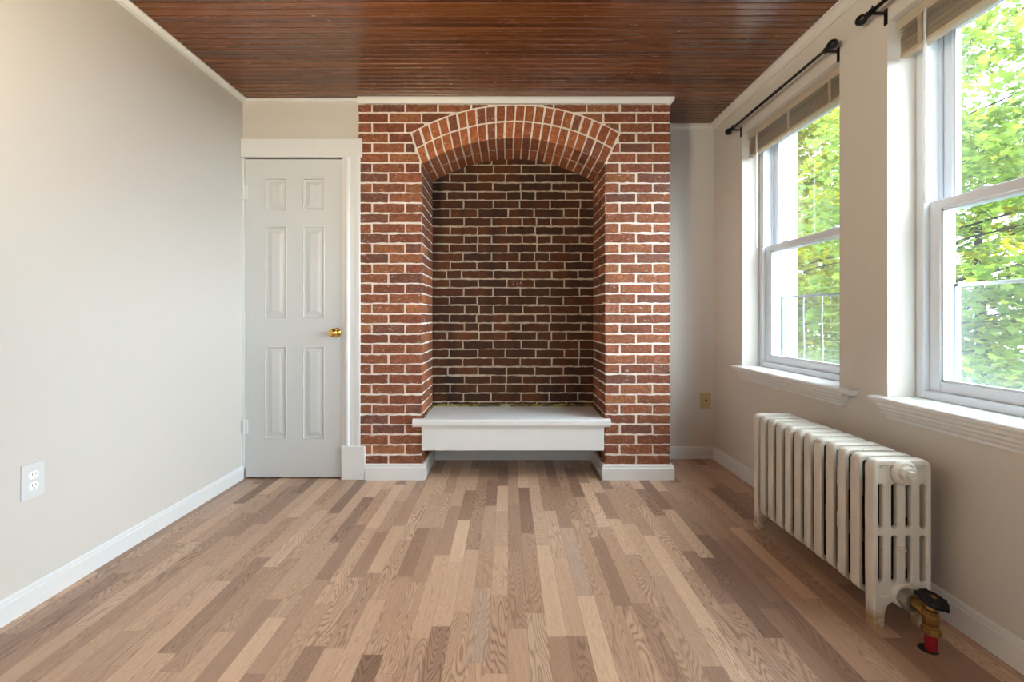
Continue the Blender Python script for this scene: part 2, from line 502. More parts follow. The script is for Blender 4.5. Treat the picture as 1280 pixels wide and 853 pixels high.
# door casing
struct('trim_6', MB().box(XL + .001, -.9225, YD - .030, YD, 2.040, 2.156, .003), M['trim'], 'wide white head casing over the door', 'casing')
def side_casing():
    x0 = -1.0065
    pr = [(-1.050, YD), (-1.050, YD - .012), (-1.032, YD - .012), (-1.031, YD - .022), (-1.022, YD - .027), (-1.011, YD - .027), (-1.007, YD - .021),
          (-1.000, YD - .017), (-.975, YD - .018), (-.955, YD - .021), (-.938, YD - .021), (-.935, YD - .018), (-.935, YD)]
    return MB().prism(pr, 'z', .21, 2.040)
struct('trim_7', side_casing(), M['trim'], 'white moulded casing on the right side of the door', 'casing')
struct('trim_8', MB().box(-1.052, -.903, YD - .034, YD, 0, .212, .003), M['trim'], 'white plinth block below the door casing', 'plinth block')
struct('trim_9', MB().box(XL, -1.676, YD - .010, YD + .06, 0, 2.040), M['trim'], 'narrow white door stop beside the left wall', 'casing')

# ------------------------------------------------------------------ panel door
def build_door():
    root = thing('door_1', ((-1.672 - 1.053) / 2, YD, 0), 'white six panel door with a small brass knob', 'door', kind='structure')
    x0, x1, z0, z1 = -1.6735, -1.0525, .008, 2.032
    yf, yb = YD - .002, YD + .038
    px = lambda q: (q - 635) / 196.2
    pz = lambda q: 1.03 + (396 - q) / 196.2
    cols = [(px(331), px(358.5)), (px(378.5), px(406))]
    rows = [(pz(549), pz(433)), (pz(398), pz(284)), (pz(263.5), pz(223.5))]
    mb = MB(); bm = mb.bm
    xs = sorted([x0, x1] + [v for c in cols for v in c]); zs = sorted([z0, z1] + [v for r in rows for v in r])
    grid = {(i, j): bm.verts.new((x, yf, z)) for i, x in enumerate(xs) for j, z in enumerate(zs)}
    for i in range(len(xs) - 1):
        for j in range(len(zs) - 1):
            q = [grid[(i, j)], grid[(i + 1, j)], grid[(i + 1, j + 1)], grid[(i, j + 1)]]
            if i % 2 == 1 and j % 2 == 1:
                prev = q; a, b, c, d = xs[i], xs[i + 1], zs[j], zs[j + 1]
                for off, dep in ((.004, -.003), (.006, .009), (.018, .010), (.046, .001), (.050, .001)):
                    cur = [bm.verts.new((xx, yf + dep, zz)) for xx, zz in ((a + off, c + off), (b - off, c + off), (b - off, d - off), (a + off, d - off))]
                    for k in range(4): bm.faces.new((prev[k], prev[(k + 1) % 4], cur[(k + 1) % 4], cur[k]))
                    prev = cur
                bm.faces.new(prev)
            else: bm.faces.new(q)
    # edges and back
    mb2 = MB(); mb2.box(x0, x1, yf + .0115, yb, z0, z1)
    me = mb2.bm
    t = bmesh.new(); tm = bpy.data.meshes.new('t'); me.to_mesh(tm); t.from_mesh(tm); bpy.data.meshes.remove(tm); me.free()
    mb.merge(t)
    mb.box(x0, x0 + .001, yf + .0005, yf + .012, z0, z1); mb.box(x1 - .001, x1, yf + .0005, yf + .012, z0, z1)
    mb.box(x0, x1, yf + .0005, yf + .012, z1 - .001, z1); mb.box(x0, x1, yf + .0005, yf + .012, z0, z0 + .001)
    mb.build('door_leaf', M['door'], root)
    kx, kz = -1.095, .928
    k = MB().lathe([(0, 0), (.031, 0), (.032, .004), (.027, .009), (.014, .011), (.011, .018), (.011, .030), (.018, .036),
                    (.0255, .044), (.028, .054), (.0265, .064), (.019, .071), (.008, .074), (0, .0745)], (kx, yf, kz), (0, -1, 0), 24)
    o = k.build('door_knob', M['brass'], root, autosmooth=True); o['label'] = 'polished brass door knob'
    for zc in (pz(241), pz(533.5)):
        h = MB().lathe([(0, -.048), (.004, -.048), (.0075, -.044), (.0075, .044), (.004, .048), (0, .048)], (-1.6755, YD - .014, zc), (0, 0, 1), 12)
        h.box(-1.674, -1.655, YD - .006, YD - .002, zc - .044, zc + .044, .001)
        h.box(-1.6895, -1.6755, YD - .014, YD - .011, zc - .044, zc + .044, .001)
        h.build('hinge', M['trim'], root, autosmooth=True)
    return root
build_door()

# ------------------------------------------------------------------ brick chimney breast with arched niche
AXM, AHW, ASP, ACR = (NX0 + NX1) / 2, (NX1 - NX0) / 2, 2.000, 2.167
RISE = ACR - ASP
RI = (AHW ** 2 + RISE ** 2) / (2 * RISE); TI = math.asin(AHW / RI)
EXM, EHW, ESP, ECR = .047, .660, 2.192, 2.371
RE = (EHW ** 2 + (ECR - ESP) ** 2) / (2 * (ECR - ESP)); TE = math.asin(EHW / RE)
def arcI(t): return Vector((AXM + RI * math.sin(t * TI), ACR - RI + RI * math.cos(t * TI)))
def arcE(t): return Vector((EXM + RE * math.sin(t * TE), ECR - RE + RE * math.cos(t * TE)))
def ring(t, u): return arcI(t).lerp(arcE(t), u)
def ext_z(x):
    d = x - EXM
    return ECR - RE + math.sqrt(max(0, RE * RE - d * d)) if abs(d) <= EHW else None
def skew_z(x):
    """height of the skewback line at x, left or right of the opening"""
    for t in (-1, 1):
        a, b = arcI(t), arcE(t)
        lo, hi = min(a.x, b.x), max(a.x, b.x)
        if lo <= x <= hi: return a.y + (b.y - a.y) * (x - a.x) / (b.x - a.x)
    return None
ROW, ROW0 = .0638, .155
JT = .0102

chimney = thing('brick_chimney', (.039, CY, 0), 'wide red brick chimney breast with an arched niche and white mortar', 'chimney')

def brick_color(kind):
    r = random.random()
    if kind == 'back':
        c = Vector((.098, .032, .012)) if r < .55 else Vector((.072, .027, .013)) if r < .85 else Vector((.130, .043, .015))  # darker base tones: soot and the niche's shade together in the colour
    elif kind == 'arch':
        c = Vector((.50, .165, .060)) if r < .6 else Vector((.40, .125, .052)) if r < .85 else Vector((.32, .115, .064))
    else:
        c = Vector((.330, .118, .054)) if r < .5 else Vector((.270, .088, .044)) if r < .80 else Vector((.220, .090, .058)) if r < .92 else Vector((.42, .165, .072))
    c = c * random.uniform(.78, 1.05)
    return (c.x, c.y, c.z, 1)

class Bricks:
    def __init__(s): s.v = []; s.f = []; s.col = []
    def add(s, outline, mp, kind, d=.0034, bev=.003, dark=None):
        """outline: counter-clockwise 2-D polygon; mp(a, b, depth) -> xyz"""
        n = len(outline)
        P = [Vector(p) for p in outline]
        Q = []
        for i in range(n):
            e1 = (P[i] - P[i - 1]); e2 = (P[(i + 1) % n] - P[i])
            n1 = Vector((-e1.y, e1.x)).normalized() if e1.length > 1e-9 else Vector((0, 0))
            n2 = Vector((-e2.y, e2.x)).normalized() if e2.length > 1e-9 else Vector((0, 0))
            m = n1 + n2
            if m.length < .3: m = n1
            m = m / max(.7, m.length) 
            m.normalize()
            Q.append(P[i] + m * bev * (1.25 if n1.dot(n2) < .5 else 1))
        tilt = random.uniform(-.0012, .0016)
        b = len(s.v)
        s.v += [mp(p.x, p.y, -.004) for p in P]
        s.v += [mp(p.x, p.y, d * .45 + tilt) for p in P]
        s.v += [mp(q.x, q.y, d + tilt) for q in Q]
        fs = []
        for i in range(n):
            j = (i + 1) % n
            fs.append((b + i, b + j, b + n + j, b + n + i))
            fs.append((b + n + i, b + n + j, b + 2 * n + j, b + 2 * n + i))
        fs.append(tuple(b + 2 * n + i for i in range(n)))
        s.f += fs
        c = brick_color(kind)
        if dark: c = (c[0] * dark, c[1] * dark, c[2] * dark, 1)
        s.col += [c] * len(fs)
    def build(s, name, parent):
        me = bpy.data.meshes.new(name); me.from_pydata([tuple(v) for v in s.v], [], s.f); me.update()
        at = me.color_attributes.new('Col', 'FLOAT_COLOR', 'CORNER')
        buf = []
        for p, c in zip(me.polygons, s.col): buf += list(c) * p.loop_total
        at.data.foreach_set('color', buf)
        bm = bmesh.new(); bm.from_mesh(me); bmesh.ops.recalc_face_normals(bm, faces=bm.faces[:]); bm.to_mesh(me); bm.free()
        return link(name, me, M['brick'], parent)

def jit(a=.0025): return random.uniform(-a, a)
def rect_outline(a0, a1, b0, b1, step=.026):
    n = max(2, int((a1 - a0) / step)); o = []
    wob = [jit(.0012) for _ in range(4)]
    for i in range(n + 1): o.append((a0 + (a1 - a0) * i / n + (jit(.001) if 0 < i < n else wob[0]), b0 + jit()))
    o.append((a1 + jit(.0012), (b0 + b1) / 2))
    for i in range(n + 1): o.append((a1 - (a1 - a0) * i / n + (jit(.001) if 0 < i < n else wob[1]), b1 + jit()))
    o.append((a0 + jit(.0012), (b0 + b1) / 2))
    return o

def front_brickwork():
    halves = [Bricks(), Bricks()]; B = None; mp = lambda x, z, d: Vector((x, CY - d, z))
    def clip_add(B, x0, x1, z0, z1):
        n = max(2, int((x1 - x0) / .014)); lo = []; hi = []
        for i in range(n + 1):
            x = x0 + (x1 - x0) * i / n; a, b = z0, z1
            sk = skew_z(x)
            e = ext_z(x)
            g = JT * .75
            if sk is not None:
                above = b - max(a, (e or 9) + g); below = min(b, sk - g * 1.6) - a
                if below >= above: b = min(b, sk - g * 1.6)
                else: a = max(a, e + g)
            elif e is not None:
                a = max(a, e + g)
            if b - a > .007: lo.append((x, a + jit(.0012))); hi.append((x, b + jit(.0012)))
            elif lo: break
        if len(lo) < 2 or lo[-1][0] - lo[0][0] < .018: return
        B.add(lo + hi[::-1], mp, 'front')
    k = -1; z = ROW0 - ROW
    while z < 2.375:
        z0, z1 = z + JT / 2, min(z + ROW - JT / 2, 2.374)
        A = k % 2 == 1
        sag = lambda: jit(.0024)
        if z1 - z0 > .012:
            if z + ROW <= ASP + .21:        # the two piers
                L = [CX0, -.757, NX0] if A else [CX0, -.862, -.652, NX0]
                R = [NX1, .812, CX1] if A else [NX1, .709, .917, CX1]
            else:
                L = [CX0 + 0.0] + [v for v in [(-.757 if A else -.862) + .2095 * q for q in range(0, 6)] if v < .0]
                R = [v for v in [(.812 if A else .917) - .2085 * q for q in range(0, 6)] if v > .09][::-1] + ([CX1] if True else [])
                if not A: R = sorted(set(R + [.917]))
                L.append(.046); R.insert(0, .046)
            for B, S in zip(halves, (L, R)):
                for a, b in zip(S, S[1:]):
                    e0 = 0 if a in (CX0, NX0, NX1) else JT / 2; e1 = 0 if b in (CX1, NX0, NX1) else JT / 2
                    a2, b2 = a + e0 + jit(.002), b - e1 + jit(.002)
                    if z + ROW <= ASP - .001: B.add(rect_outline(a2, b2, z0 + sag(), z1 + sag()), mp, 'front')
                    else: clip_add(B, a2, b2, z0, z1)
        z += ROW; k += 1
    for B in halves: B.build('pier_brickwork', chimney)
front_brickwork()

def arch_brickwork():
    B = Bricks(); mp = lambda x, z, d: Vector((x, CY - d, z))
    n = 22
    for u0, u1, ph in ((.0, .485, .0), (.515, 1.0, .012)):
        for i in range(n):
            t0 = -1 + 2 * i / n; t1 = -1 + 2 * (i + 1) / n
            g = .010 / (2 * AHW) * 1.0
            t0 += g + jit(.004); t1 -= g + jit(.004)
            a = u0 + (.0 if u0 == 0 else .01); b = u1 - .012
            pts = []
            for q in range(4): pts.append(ring(t0 + (t1 - t0) * q / 3, a) + Vector((jit(.001), jit(.001))))
            pts.append(ring(t1 + jit(.003), (a + b) / 2))
            for q in range(4): pts.append(ring(t1 + (t0 - t1) * q / 3, b) + Vector((jit(.001), jit(.001))))
            pts.append(ring(t0 + jit(.003), (a + b) / 2))
            B.add([tuple(p) for p in pts], mp, 'arch', bev=.003)
    # underside of the arch: two rows of brick ends
    L = 2 * TI * RI
    def mps(s_, y, d):
        t = s_ / (L / 2); p = arcI(t); ang = t * TI
        return Vector((p.x - math.sin(ang) * d, y, p.y - math.cos(ang) * d))
    for y0, y1, off in ((CY + .002, CY + .195, 0), (CY + .207, NY - .004, .02)):
        for i in range(n):
            s0 = -L / 2 + L * i / n + .005 + jit(.002); s1 = -L / 2 + L * (i + 1) / n - .005 + jit(.002)
            B.add([(s0, y0 + jit(.002)), ((s0 + s1) / 2, y0 + jit(.001)), (s1, y0 + jit(.002)), (s1 + jit(.001), (y0 + y1) / 2), (s1, y1 + jit(.002)), (s0, y1 + jit(.002)), (s0 + jit(.001), (y0 + y1) / 2)],
                  mps, 'arch', d=.0034, bev=.003)
    return B.build('arch_brickwork', chimney)
arch_brickwork()

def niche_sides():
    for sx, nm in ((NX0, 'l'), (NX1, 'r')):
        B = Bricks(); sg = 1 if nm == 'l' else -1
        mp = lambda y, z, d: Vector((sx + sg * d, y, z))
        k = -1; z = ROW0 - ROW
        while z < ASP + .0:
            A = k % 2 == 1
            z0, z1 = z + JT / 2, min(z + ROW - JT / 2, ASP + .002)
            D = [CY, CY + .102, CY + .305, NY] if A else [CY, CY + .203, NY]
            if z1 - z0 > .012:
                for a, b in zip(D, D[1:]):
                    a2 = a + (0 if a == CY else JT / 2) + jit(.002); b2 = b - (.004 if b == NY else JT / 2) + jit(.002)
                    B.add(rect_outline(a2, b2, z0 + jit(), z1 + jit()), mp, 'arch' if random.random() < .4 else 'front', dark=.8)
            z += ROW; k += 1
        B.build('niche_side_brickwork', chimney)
niche_sides()

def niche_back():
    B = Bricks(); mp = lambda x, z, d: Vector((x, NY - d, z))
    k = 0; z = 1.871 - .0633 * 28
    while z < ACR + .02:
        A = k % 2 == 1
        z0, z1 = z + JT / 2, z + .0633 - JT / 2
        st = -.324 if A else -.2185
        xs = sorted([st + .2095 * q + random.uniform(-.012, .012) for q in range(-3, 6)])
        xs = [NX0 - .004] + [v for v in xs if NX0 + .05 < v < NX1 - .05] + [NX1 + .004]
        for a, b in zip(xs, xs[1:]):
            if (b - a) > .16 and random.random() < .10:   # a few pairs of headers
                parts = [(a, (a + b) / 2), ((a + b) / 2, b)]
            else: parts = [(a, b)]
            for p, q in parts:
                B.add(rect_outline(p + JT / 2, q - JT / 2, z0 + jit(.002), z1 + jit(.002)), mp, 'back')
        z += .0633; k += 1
    o = B.build('niche_back_brickwork', chimney); o['label'] = 'brickwork at the back of the niche, darkened for soot and shade'
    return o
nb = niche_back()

# soot stains on the niche back: streaks with a shape of their own in a material of its own
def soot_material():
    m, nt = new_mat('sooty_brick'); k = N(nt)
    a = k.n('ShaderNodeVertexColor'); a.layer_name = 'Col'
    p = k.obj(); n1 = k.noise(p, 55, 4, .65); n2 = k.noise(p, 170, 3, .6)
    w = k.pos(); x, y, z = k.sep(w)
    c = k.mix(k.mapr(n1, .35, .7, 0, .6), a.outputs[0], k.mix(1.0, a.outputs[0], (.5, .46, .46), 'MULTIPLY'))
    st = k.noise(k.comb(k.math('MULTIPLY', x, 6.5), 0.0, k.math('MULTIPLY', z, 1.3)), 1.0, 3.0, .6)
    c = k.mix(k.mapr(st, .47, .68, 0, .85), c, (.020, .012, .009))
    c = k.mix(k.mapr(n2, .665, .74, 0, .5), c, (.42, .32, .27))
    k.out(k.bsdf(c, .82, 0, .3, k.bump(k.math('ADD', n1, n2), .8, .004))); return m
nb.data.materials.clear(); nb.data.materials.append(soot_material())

# outer right side of the breast and the mortar body
def outer_side():
    B = Bricks(); mp = lambda y, z, d: Vector((CX1 + d, y, z))
    k = -1; z = ROW0 - ROW
    while z < 2.375:
        A = k % 2 == 1; z0, z1 = z + JT / 2, min(z + ROW - JT / 2, 2.374)
        D = [CY, CY + .102, CY + .305, YA] if A else [CY, CY + .203, YA]
        if z1 - z0 > .012:
            for a, b in zip(D, D[1:]):
                B.add(rect_outline(a + (0 if a == CY else JT / 2), b - JT / 2, z0 + jit(), z1 + jit()), mp, 'front')
        z += ROW; k += 1
    B.build('outer_side_brickwork', chimney)
outer_side()
def mortar():
    mb = MB()
    g = .0015
    mb.box(CX0, NX0 - g * 0, CY, NY + .014, 0.0, ASP); mb.box(NX1, CX1, CY, NY + .014, 0.0, ASP)
    mb.box(CX0, CX1, NY + .002, NY + .014, 0, 2.378)
    # spandrel: strips over the arch
    n = 44; bm = mb.bm
    pts = [(CX0, ASP)] + [tuple(arcI(-1 + 2 * i / n)) for i in range(n + 1)] + [(CX1, ASP), (CX1, 2.378), (CX0, 2.378)]
    pts2 = [(NX0, ASP)] ; 
    cols = [CX0] + [arcI(-1 + 2 * i / n).x for i in range(n + 1)] + [CX1]
    low = [ASP] + [arcI(-1 + 2 * i / n).y for i in range(n + 1)] + [ASP]
    F = [[bm.verts.new((x, y, z)) for x, z in zip(cols, low)] for y in (CY, NY)]
    T = [[bm.verts.new((x, y, 2.378)) for x in cols] for y in (CY, NY)]
    m = len(cols)
    for i in range(m - 1):
        bm.faces.new((F[0][i], F[0][i + 1], T[0][i + 1], T[0][i]))
        bm.faces.new((F[1][i + 1], F[1][i], T[1][i], T[1][i + 1]))
        bm.faces.new((F[0][i + 1], F[0][i], F[1][i], F[1][i + 1]))
        bm.faces.new((T[0][i], T[0][i + 1], T[1][i + 1], T[1][i]))
    bm.faces.new((F[0][0], T[0][0], T[1][0], F[1][0])); bm.faces.new((F[0][-1], F[1][-1], T[1][-1], T[0][-1]))
    return mb.build('mortar', M['mortar'], chimney)
mo = mortar()
MB().box(NX0 - .03, NX1 + .03, NY, NY + .0025, 0, ACR + .03).build('niche_mortar', M['sootshade'], chimney)

# chalky number on one brick of the niche back
def text_mesh(txt, size, extr):
    cu = bpy.data.curves.new('txt', 'FONT'); cu.body = txt; cu.size = size; cu.extrude = extr; cu.align_x = 'CENTER'; cu.align_y = 'CENTER'
    cu.space_character = 1.15
    o = bpy.data.objects.new('txt', cu); C.objects.link(o)
    dg = bpy.context.evaluated_depsgraph_get(); dg.update()
    me = bpy.data.meshes.new_from_object(o.evaluated_get(dg))
    bpy.data.objects.remove(o); bpy.data.curves.remove(cu); me.materials.clear()
    return me
tm = text_mesh('226', .050, .0006)
tm.transform(Matrix.Translation((.066, NY - .0078, 1.270)) @ Matrix.Rotation(PI / 2, 4, 'X'))
o = link('chalk_number', tm, M['chalk'], chimney); o['label'] = 'faint pale number 226 scrawled on a brick'

# ------------------------------------------------------------------ bench built into the niche
def bench():
    root = thing('niche_bench', (.033, 2.86, 0), 'white painted bench board built into the brick niche', 'bench')
    mb = MB(); bm = mb.bm
    xa, xb = -.600, .645
    prof = [(2.880, .335), (2.862, .335), (2.856, .341), (2.852, .352), (2.852, .374), (2.856, .383), (2.8795, .385)]
    mb.prism(prof, 'x', xa, xb)
    mb.box(NX0 + .009, NX1 - .009, 2.8785, NY - .008, .340, .3845, .001)
    mb.build('bench_top', M['trim'], root)
    MB().box(-.545, .606, 2.868, 2.8865, .185, .3365, .002).prism([(2.868, .337), (2.862, .337), (2.867, .322), (2.868, .316)], 'x', -.545, .606).build('apron', M['trim'], root)
    # lumpy bead of sealant along the wall
    pts = []; rs = []
    for i in range(70):
        q = i / 69
        pts.append((NX0 + .012 + (NX1 - NX0 - .024) * q, NY - .012, .390 + jit(.003))); rs.append(.012 + jit(.004))
    s = MB().tube(pts, rs, 7)
    for sx in (NX0 + .009, NX1 - .009):
        pp = [(sx, CY + .012 + (NY - CY - .03) * i / 24, .388 + jit(.002)) for i in range(25)]
        s.tube(pp, [.006 + jit(.0025) for _ in pp], 6)
    o = s.build('sealant', M['foam'], root, smooth=True); o['label'] = 'yellowed lumpy sealant bead'
bench()

# ------------------------------------------------------------------ windows
def window(n, a, b, bars, label):
    root = thing('window_%d' % n, (XR + .11, (a + b) / 2, SILL), label, 'window', kind='structure')
    z0, z1 = SILL, HEAD; fx0, fx1 = 1.606, 1.725
    fw = .034
    # vinyl frame with sash channels
    mb = MB()
    mb.box(fx0, fx1, a, a + fw, z0, z1, .003).box(fx0, fx1, b - fw, b, z0, z1, .003)
    mb.box(fx0, fx1, a + fw, b - fw, z1 - fw, z1, .003).box(fx0, fx1, a + fw, b - fw, z0, z0 + .030, .003)
    for y0, y1 in ((a + fw, a + fw + .010), (b - fw - .010, b - fw)):
        mb.box(1.664, 1.672, y0, y1, z0 + .03, z1 - fw); mb.box(fx0 + .002, fx0 + .010, y0, y1, 1.47, z1 - fw)
    mb.build('window_frame', M['vinyl'], root)
    zm = 1.452
    def sash(name, x0, x1, za, zb, top, bot):
        ya, yb = a + fw + .002, b - fw - .002; st = .042
        m = MB()
        m.box(x0, x1, ya, ya + st, za, zb, .002).box(x0, x1, yb - st, yb, za, zb, .002)
        m.box(x0, x1, ya + st, yb - st, zb - top, zb, .002).box(x0, x1, ya + st, yb - st, za, za + bot, .002)
        # glazing bead
        gi = .008
        m.box(x0 + .006, x1 - .006, ya + st, ya + st + gi, za + bot, zb - top).box(x0 + .006, x1 - .006, yb - st - gi, yb - st, za + bot, zb - top)
        m.box(x0 + .006, x1 - .006, ya + st, yb - st, zb - top - gi, zb - top).box(x0 + .006, x1 - .006, ya + st, yb - st, za + bot, za + bot + gi)
        s = m.build(name, M['vinyl'], root)
        xm = (x0 + x1) / 2
        MB().box(xm - .002, xm + .002, ya + st + .004, yb - st - .004, za + bot + .004, zb - top - .004).build('pane', M['glass'], s)
        return s
    s1 = sash('lower_sash', 1.628, 1.660, z0 + .030, zm + .020, .036, .040)
    sash('upper_sash', 1.674, 1.706, zm - .020, z1 - fw, .040, .036)
    ym = (a + b) / 2
    for yy in (ym - .2, ym + .2):
        MB().box(1.632, 1.656, yy - .028, yy + .028, zm + .020, zm + .026, .002).lathe([(0, 0), (.012, 0), (.011, .007), (0, .008)], (1.644, yy, zm + .026), (0, 0, 1), 14).build('sash_lock', M['vinyl'], s1)
    # half insect screen outside the lower sash
    m = MB(); sx0, sx1 = 1.730, 1.740; ya, yb = a + .028, b - .028; zt = 1.158
    m.box(sx0, sx1, ya, ya + .016, z0 + .01, zt).box(sx0, sx1, yb - .016, yb, z0 + .01, zt).box(sx0, sx1, ya, yb, zt - .013, zt, .001).box(sx0, sx1, ya, yb, z0 + .01, z0 + .026)
    s = m.build('insect_screen', M['steel'] if bars else M['vinyl'], root)
    MB().box(1.7345, 1.7355, ya + .012, yb - .012, z0 + .02, zt - .008).build('mesh_panel', M['screen'], s)
    if bars:
        for px in (1004.5, 1027.5):
            X = 1.746; Y = 568.9 * X / (px - 635)
            MB().tube([(X, Y, z0 + .012), (X, Y - .006, .86), (X, Y + .003, 1.0), (X, Y, 1.15)], .0042, 8).build('screen_bar', M['steel'], root)
    MB().box(1.726, 1.748, b - .028, b - .012, z0 + .01, zt).build('wood_stop', M['tan'], root)
    # exterior jamb lining, painted white
    MB().box(1.726, 1.752, a - .02, a + .012, z0 - .03, z1 + .03).box(1.726, 1.752, b - .012, b + .02, z0 - .03, z1 + .03).box(1.726, 1.752, a, b, z1 - .012, z1 + .03).box(1.726, 1.80, a, b, z0 - .04, z0 + .006)\
        .build('exterior_lining', M['extwhite'], root)
    if bars:   # deeper white corner board outside this window
        MB().box(1.752, 1.845, b - .010, b + .09, z0 - .4, z1 + .2, .004).box(1.775, 1.785, b - .016, b - .010, z0 - .4, z1 + .2, .002).box(1.822, 1.830, b - .016, b - .010, z0 - .4, z1 + .2, .002)\
            .build('corner_board', M['extwhite'], root)
    # stool and moulded apron inside
    ha, hb = (.112, .052) if n == 1 else (.052, .046)
    st = MB()
    st.box(XR - .002, fx0 + .004, a + .0005, b - .0005, SILL - .0215, SILL, .001)
    st.prism([(XR, SILL - .022), (XR, SILL), (1.458, SILL), (1.452, SILL - .004), (1.450, SILL - .011), (1.452, SILL - .018), (1.458, SILL - .022)], 'y', a - ha, b + hb)
    st.build('stool', M['trim'], root)
    za = SILL - .022
    pr = [(XR, za), (1.458, za), (1.459, za - .010), (1.466, za - .018), (1.467, za - .026), (1.474, za - .034), (1.476, za - .042), (1.482, za - .050), (1.483, za - .060), (XR, za - .062)]
    m = MB(); bm = m.bm
    yA, yB = a - ha * .55, b + hb * .3
    A = [bm.verts.new((x, yA + (za - z) * .45, z)) for x, z in pr]; Bv = [bm.verts.new((x, yB - (za - z) * .45, z)) for x, z in pr]
    k = len(pr)
    for i in range(k): bm.faces.new((A[i], A[(i + 1) % k], Bv[(i + 1) % k], Bv[i]))
    bm.faces.new(A); bm.faces.new(Bv[::-1])
    m.build('apron', M['trim'], root)
    # light portal for the renderer's sky sampling
    ld = bpy.data.lights.new('window_portal', 'AREA'); ld.shape = 'RECTANGLE'; ld.size = z1 - z0; ld.size_y = b - a
    ld.cycles.is_portal = True
    lo = bpy.data.objects.new('window_portal', ld); C.objects.link(lo); lo.parent = root
    lo.location = Vector((1.88, (a + b) / 2, (z0 + z1) / 2)) - root.location
    lo.rotation_euler = (0, PI / 2, 0)
    return root
window(1, *WIN[0], True, 'white double hung window nearer the brick chimney, two thin bars outside its lower sash')
window(2, *WIN[1], False, 'white double hung window nearest the camera, cut off by the right edge')

w3 = window(3, *WIN[2], False, 'white double hung window in the same wall behind the camera')
for n, (a, b) in enumerate(RWIN):
    r = dup(w3, ((a + b) / 2, YF - .11, SILL)); r.rotation_euler = (0, 0, -PI / 2); r.name = 'window_%d' % (4 + n)
    r['label'] = ('white double hung window in the wall behind the camera')

# ------------------------------------------------------------------ raised blinds
def blind(a, b, wand_y, label):
    yA, yB = a + .012, b - .012; x0, x1 = 1.530, 1.562
    root = thing('window_blind', ((x0 + x1) / 2, (a + b) / 2, 2.04), label, 'blind', 'raised blinds in the two windows')
    MB().box(x0 - .004, x1 + .006, yA, yB, 2.152, 2.192, .002).build('headrail', M['slat'], root)
    m = MB(); z = 2.058
    while z < 2.116:
        m.prism([(x0 + jit(.0012), z), (x1 + jit(.0012), z), (x1, z + .0012), ((x0 + x1) / 2, z + .0026), (x0, z + .0012)], 'y', yA + .004, yB - .004)
        z += .0058
    for z in (2.126, 2.138):
        m.prism([(x0, z - .003), (x1, z + .003), (x1, z + .004), (x0, z - .002)], 'y', yA + .004, yB - .004)
    m.build('slat_stack', M['slat'], root)
    MB().box(x0 - .001, x1 + .001, yA + .003, yB - .003, 2.036, 2.054, .003).build('bottom_rail', M['slat'], root)
    L = yB - yA
    for q in (.115, .5, .885):
        y = yB - L * q; c = MB()
        for i in range(7):
            c.tube([(x0 - .003, y + jit(.012), 2.150 - .013 * i), (x0 - .009 + jit(.003), y + jit(.010), 2.143 - .013 * i), (x0 - .004, y + jit(.012), 2.137 - .013 * i)], .0016, 5)
        c.box(x0 - .005, x0 - .0015, y - .008, y + .008, 2.040, 2.152)
        c.build('ladder_cord', M['slat'], root)
    MB().tube([(x0 - .010, wand_y, 2.158), (x0 - .014, wand_y, 2.135), (x0 - .014, wand_y - .002, 1.45)], [.003, .0045, .0045], 6).build('tilt_wand', M['wand'], root)
blind(*WIN[0], 2.775, 'cream slatted blind pulled up in the window nearer the brick chimney')
blind(*WIN[1], 1.655, 'cream slatted blind pulled up in the window nearest the camera')

# ------------------------------------------------------------------ curtain rods
def curtain_rod(ya, yb, fa, fb, label):
    X, Z = 1.441, 2.240
    root = thing('curtain_rod', (X, (ya + yb) / 2, Z), label, 'curtain rod', 'black curtain rods above the windows')
    MB().tube([(X, ya - fa, Z), (X, (ya + yb) / 2, Z), (X, yb + fb, Z)], .0072, 12).tube([(X, (ya + yb) / 2 - .1, Z), (X, yb + fb, Z)], .0083, 12).build('rod', M['bronze'], root, smooth=True)
    for y, d in ((ya - fa, -1), (yb + fb, 1)):
        MB().lathe([(0, 0), (.010, 0), (.0115, .004), (.008, .008), (.007, .012), (.011, .016), (.017, .023), (.0205, .033), (.0205, .042), (.016, .053), (.008, .060), (0, .062)],
                   (X, y, Z), (0, d, 0), 16).build('finial', M['bronze'], root, smooth=True)
    for y in (ya, yb):
        k = MB().box(XR - .004, XR, y - .008, y + .008, Z - .058, Z + .006, .001)
        k.box(X - .004, XR - .002, y - .006, y + .006, Z - .014, Z - .0075, .001)
        k.lathe([(0, -.007), (.0115, -.007), (.0115, .007), (0, .007)], (X, y, Z), (0, 1, 0), 14)
        k.tube([(X - .004, y, Z - .010), (X - .010, y, Z - .022)], .003, 8)
        k.tube([(X, y, Z + .008), (X + .001, y + .004, Z + .022)], .0028, 6)
        k.lathe([(0, 0), (.003, 0), (.002, .002), (0, .002)], (XR - .004, y, Z - .030), (-1, 0, 0), 8)
        k.lathe([(0, 0), (.003, 0), (.002, .002), (0, .002)], (XR - .004, y, Z - .048), (-1, 0, 0), 8)
        k.build('bracket', M['bronze'], root)
curtain_rod(2.058, 2.918, -.0, .020, 'slim black curtain rod over the window nearer the brick chimney')
curtain_rod(.940, 1.7985, .02, .020, 'black curtain rod end over the window nearest the camera')

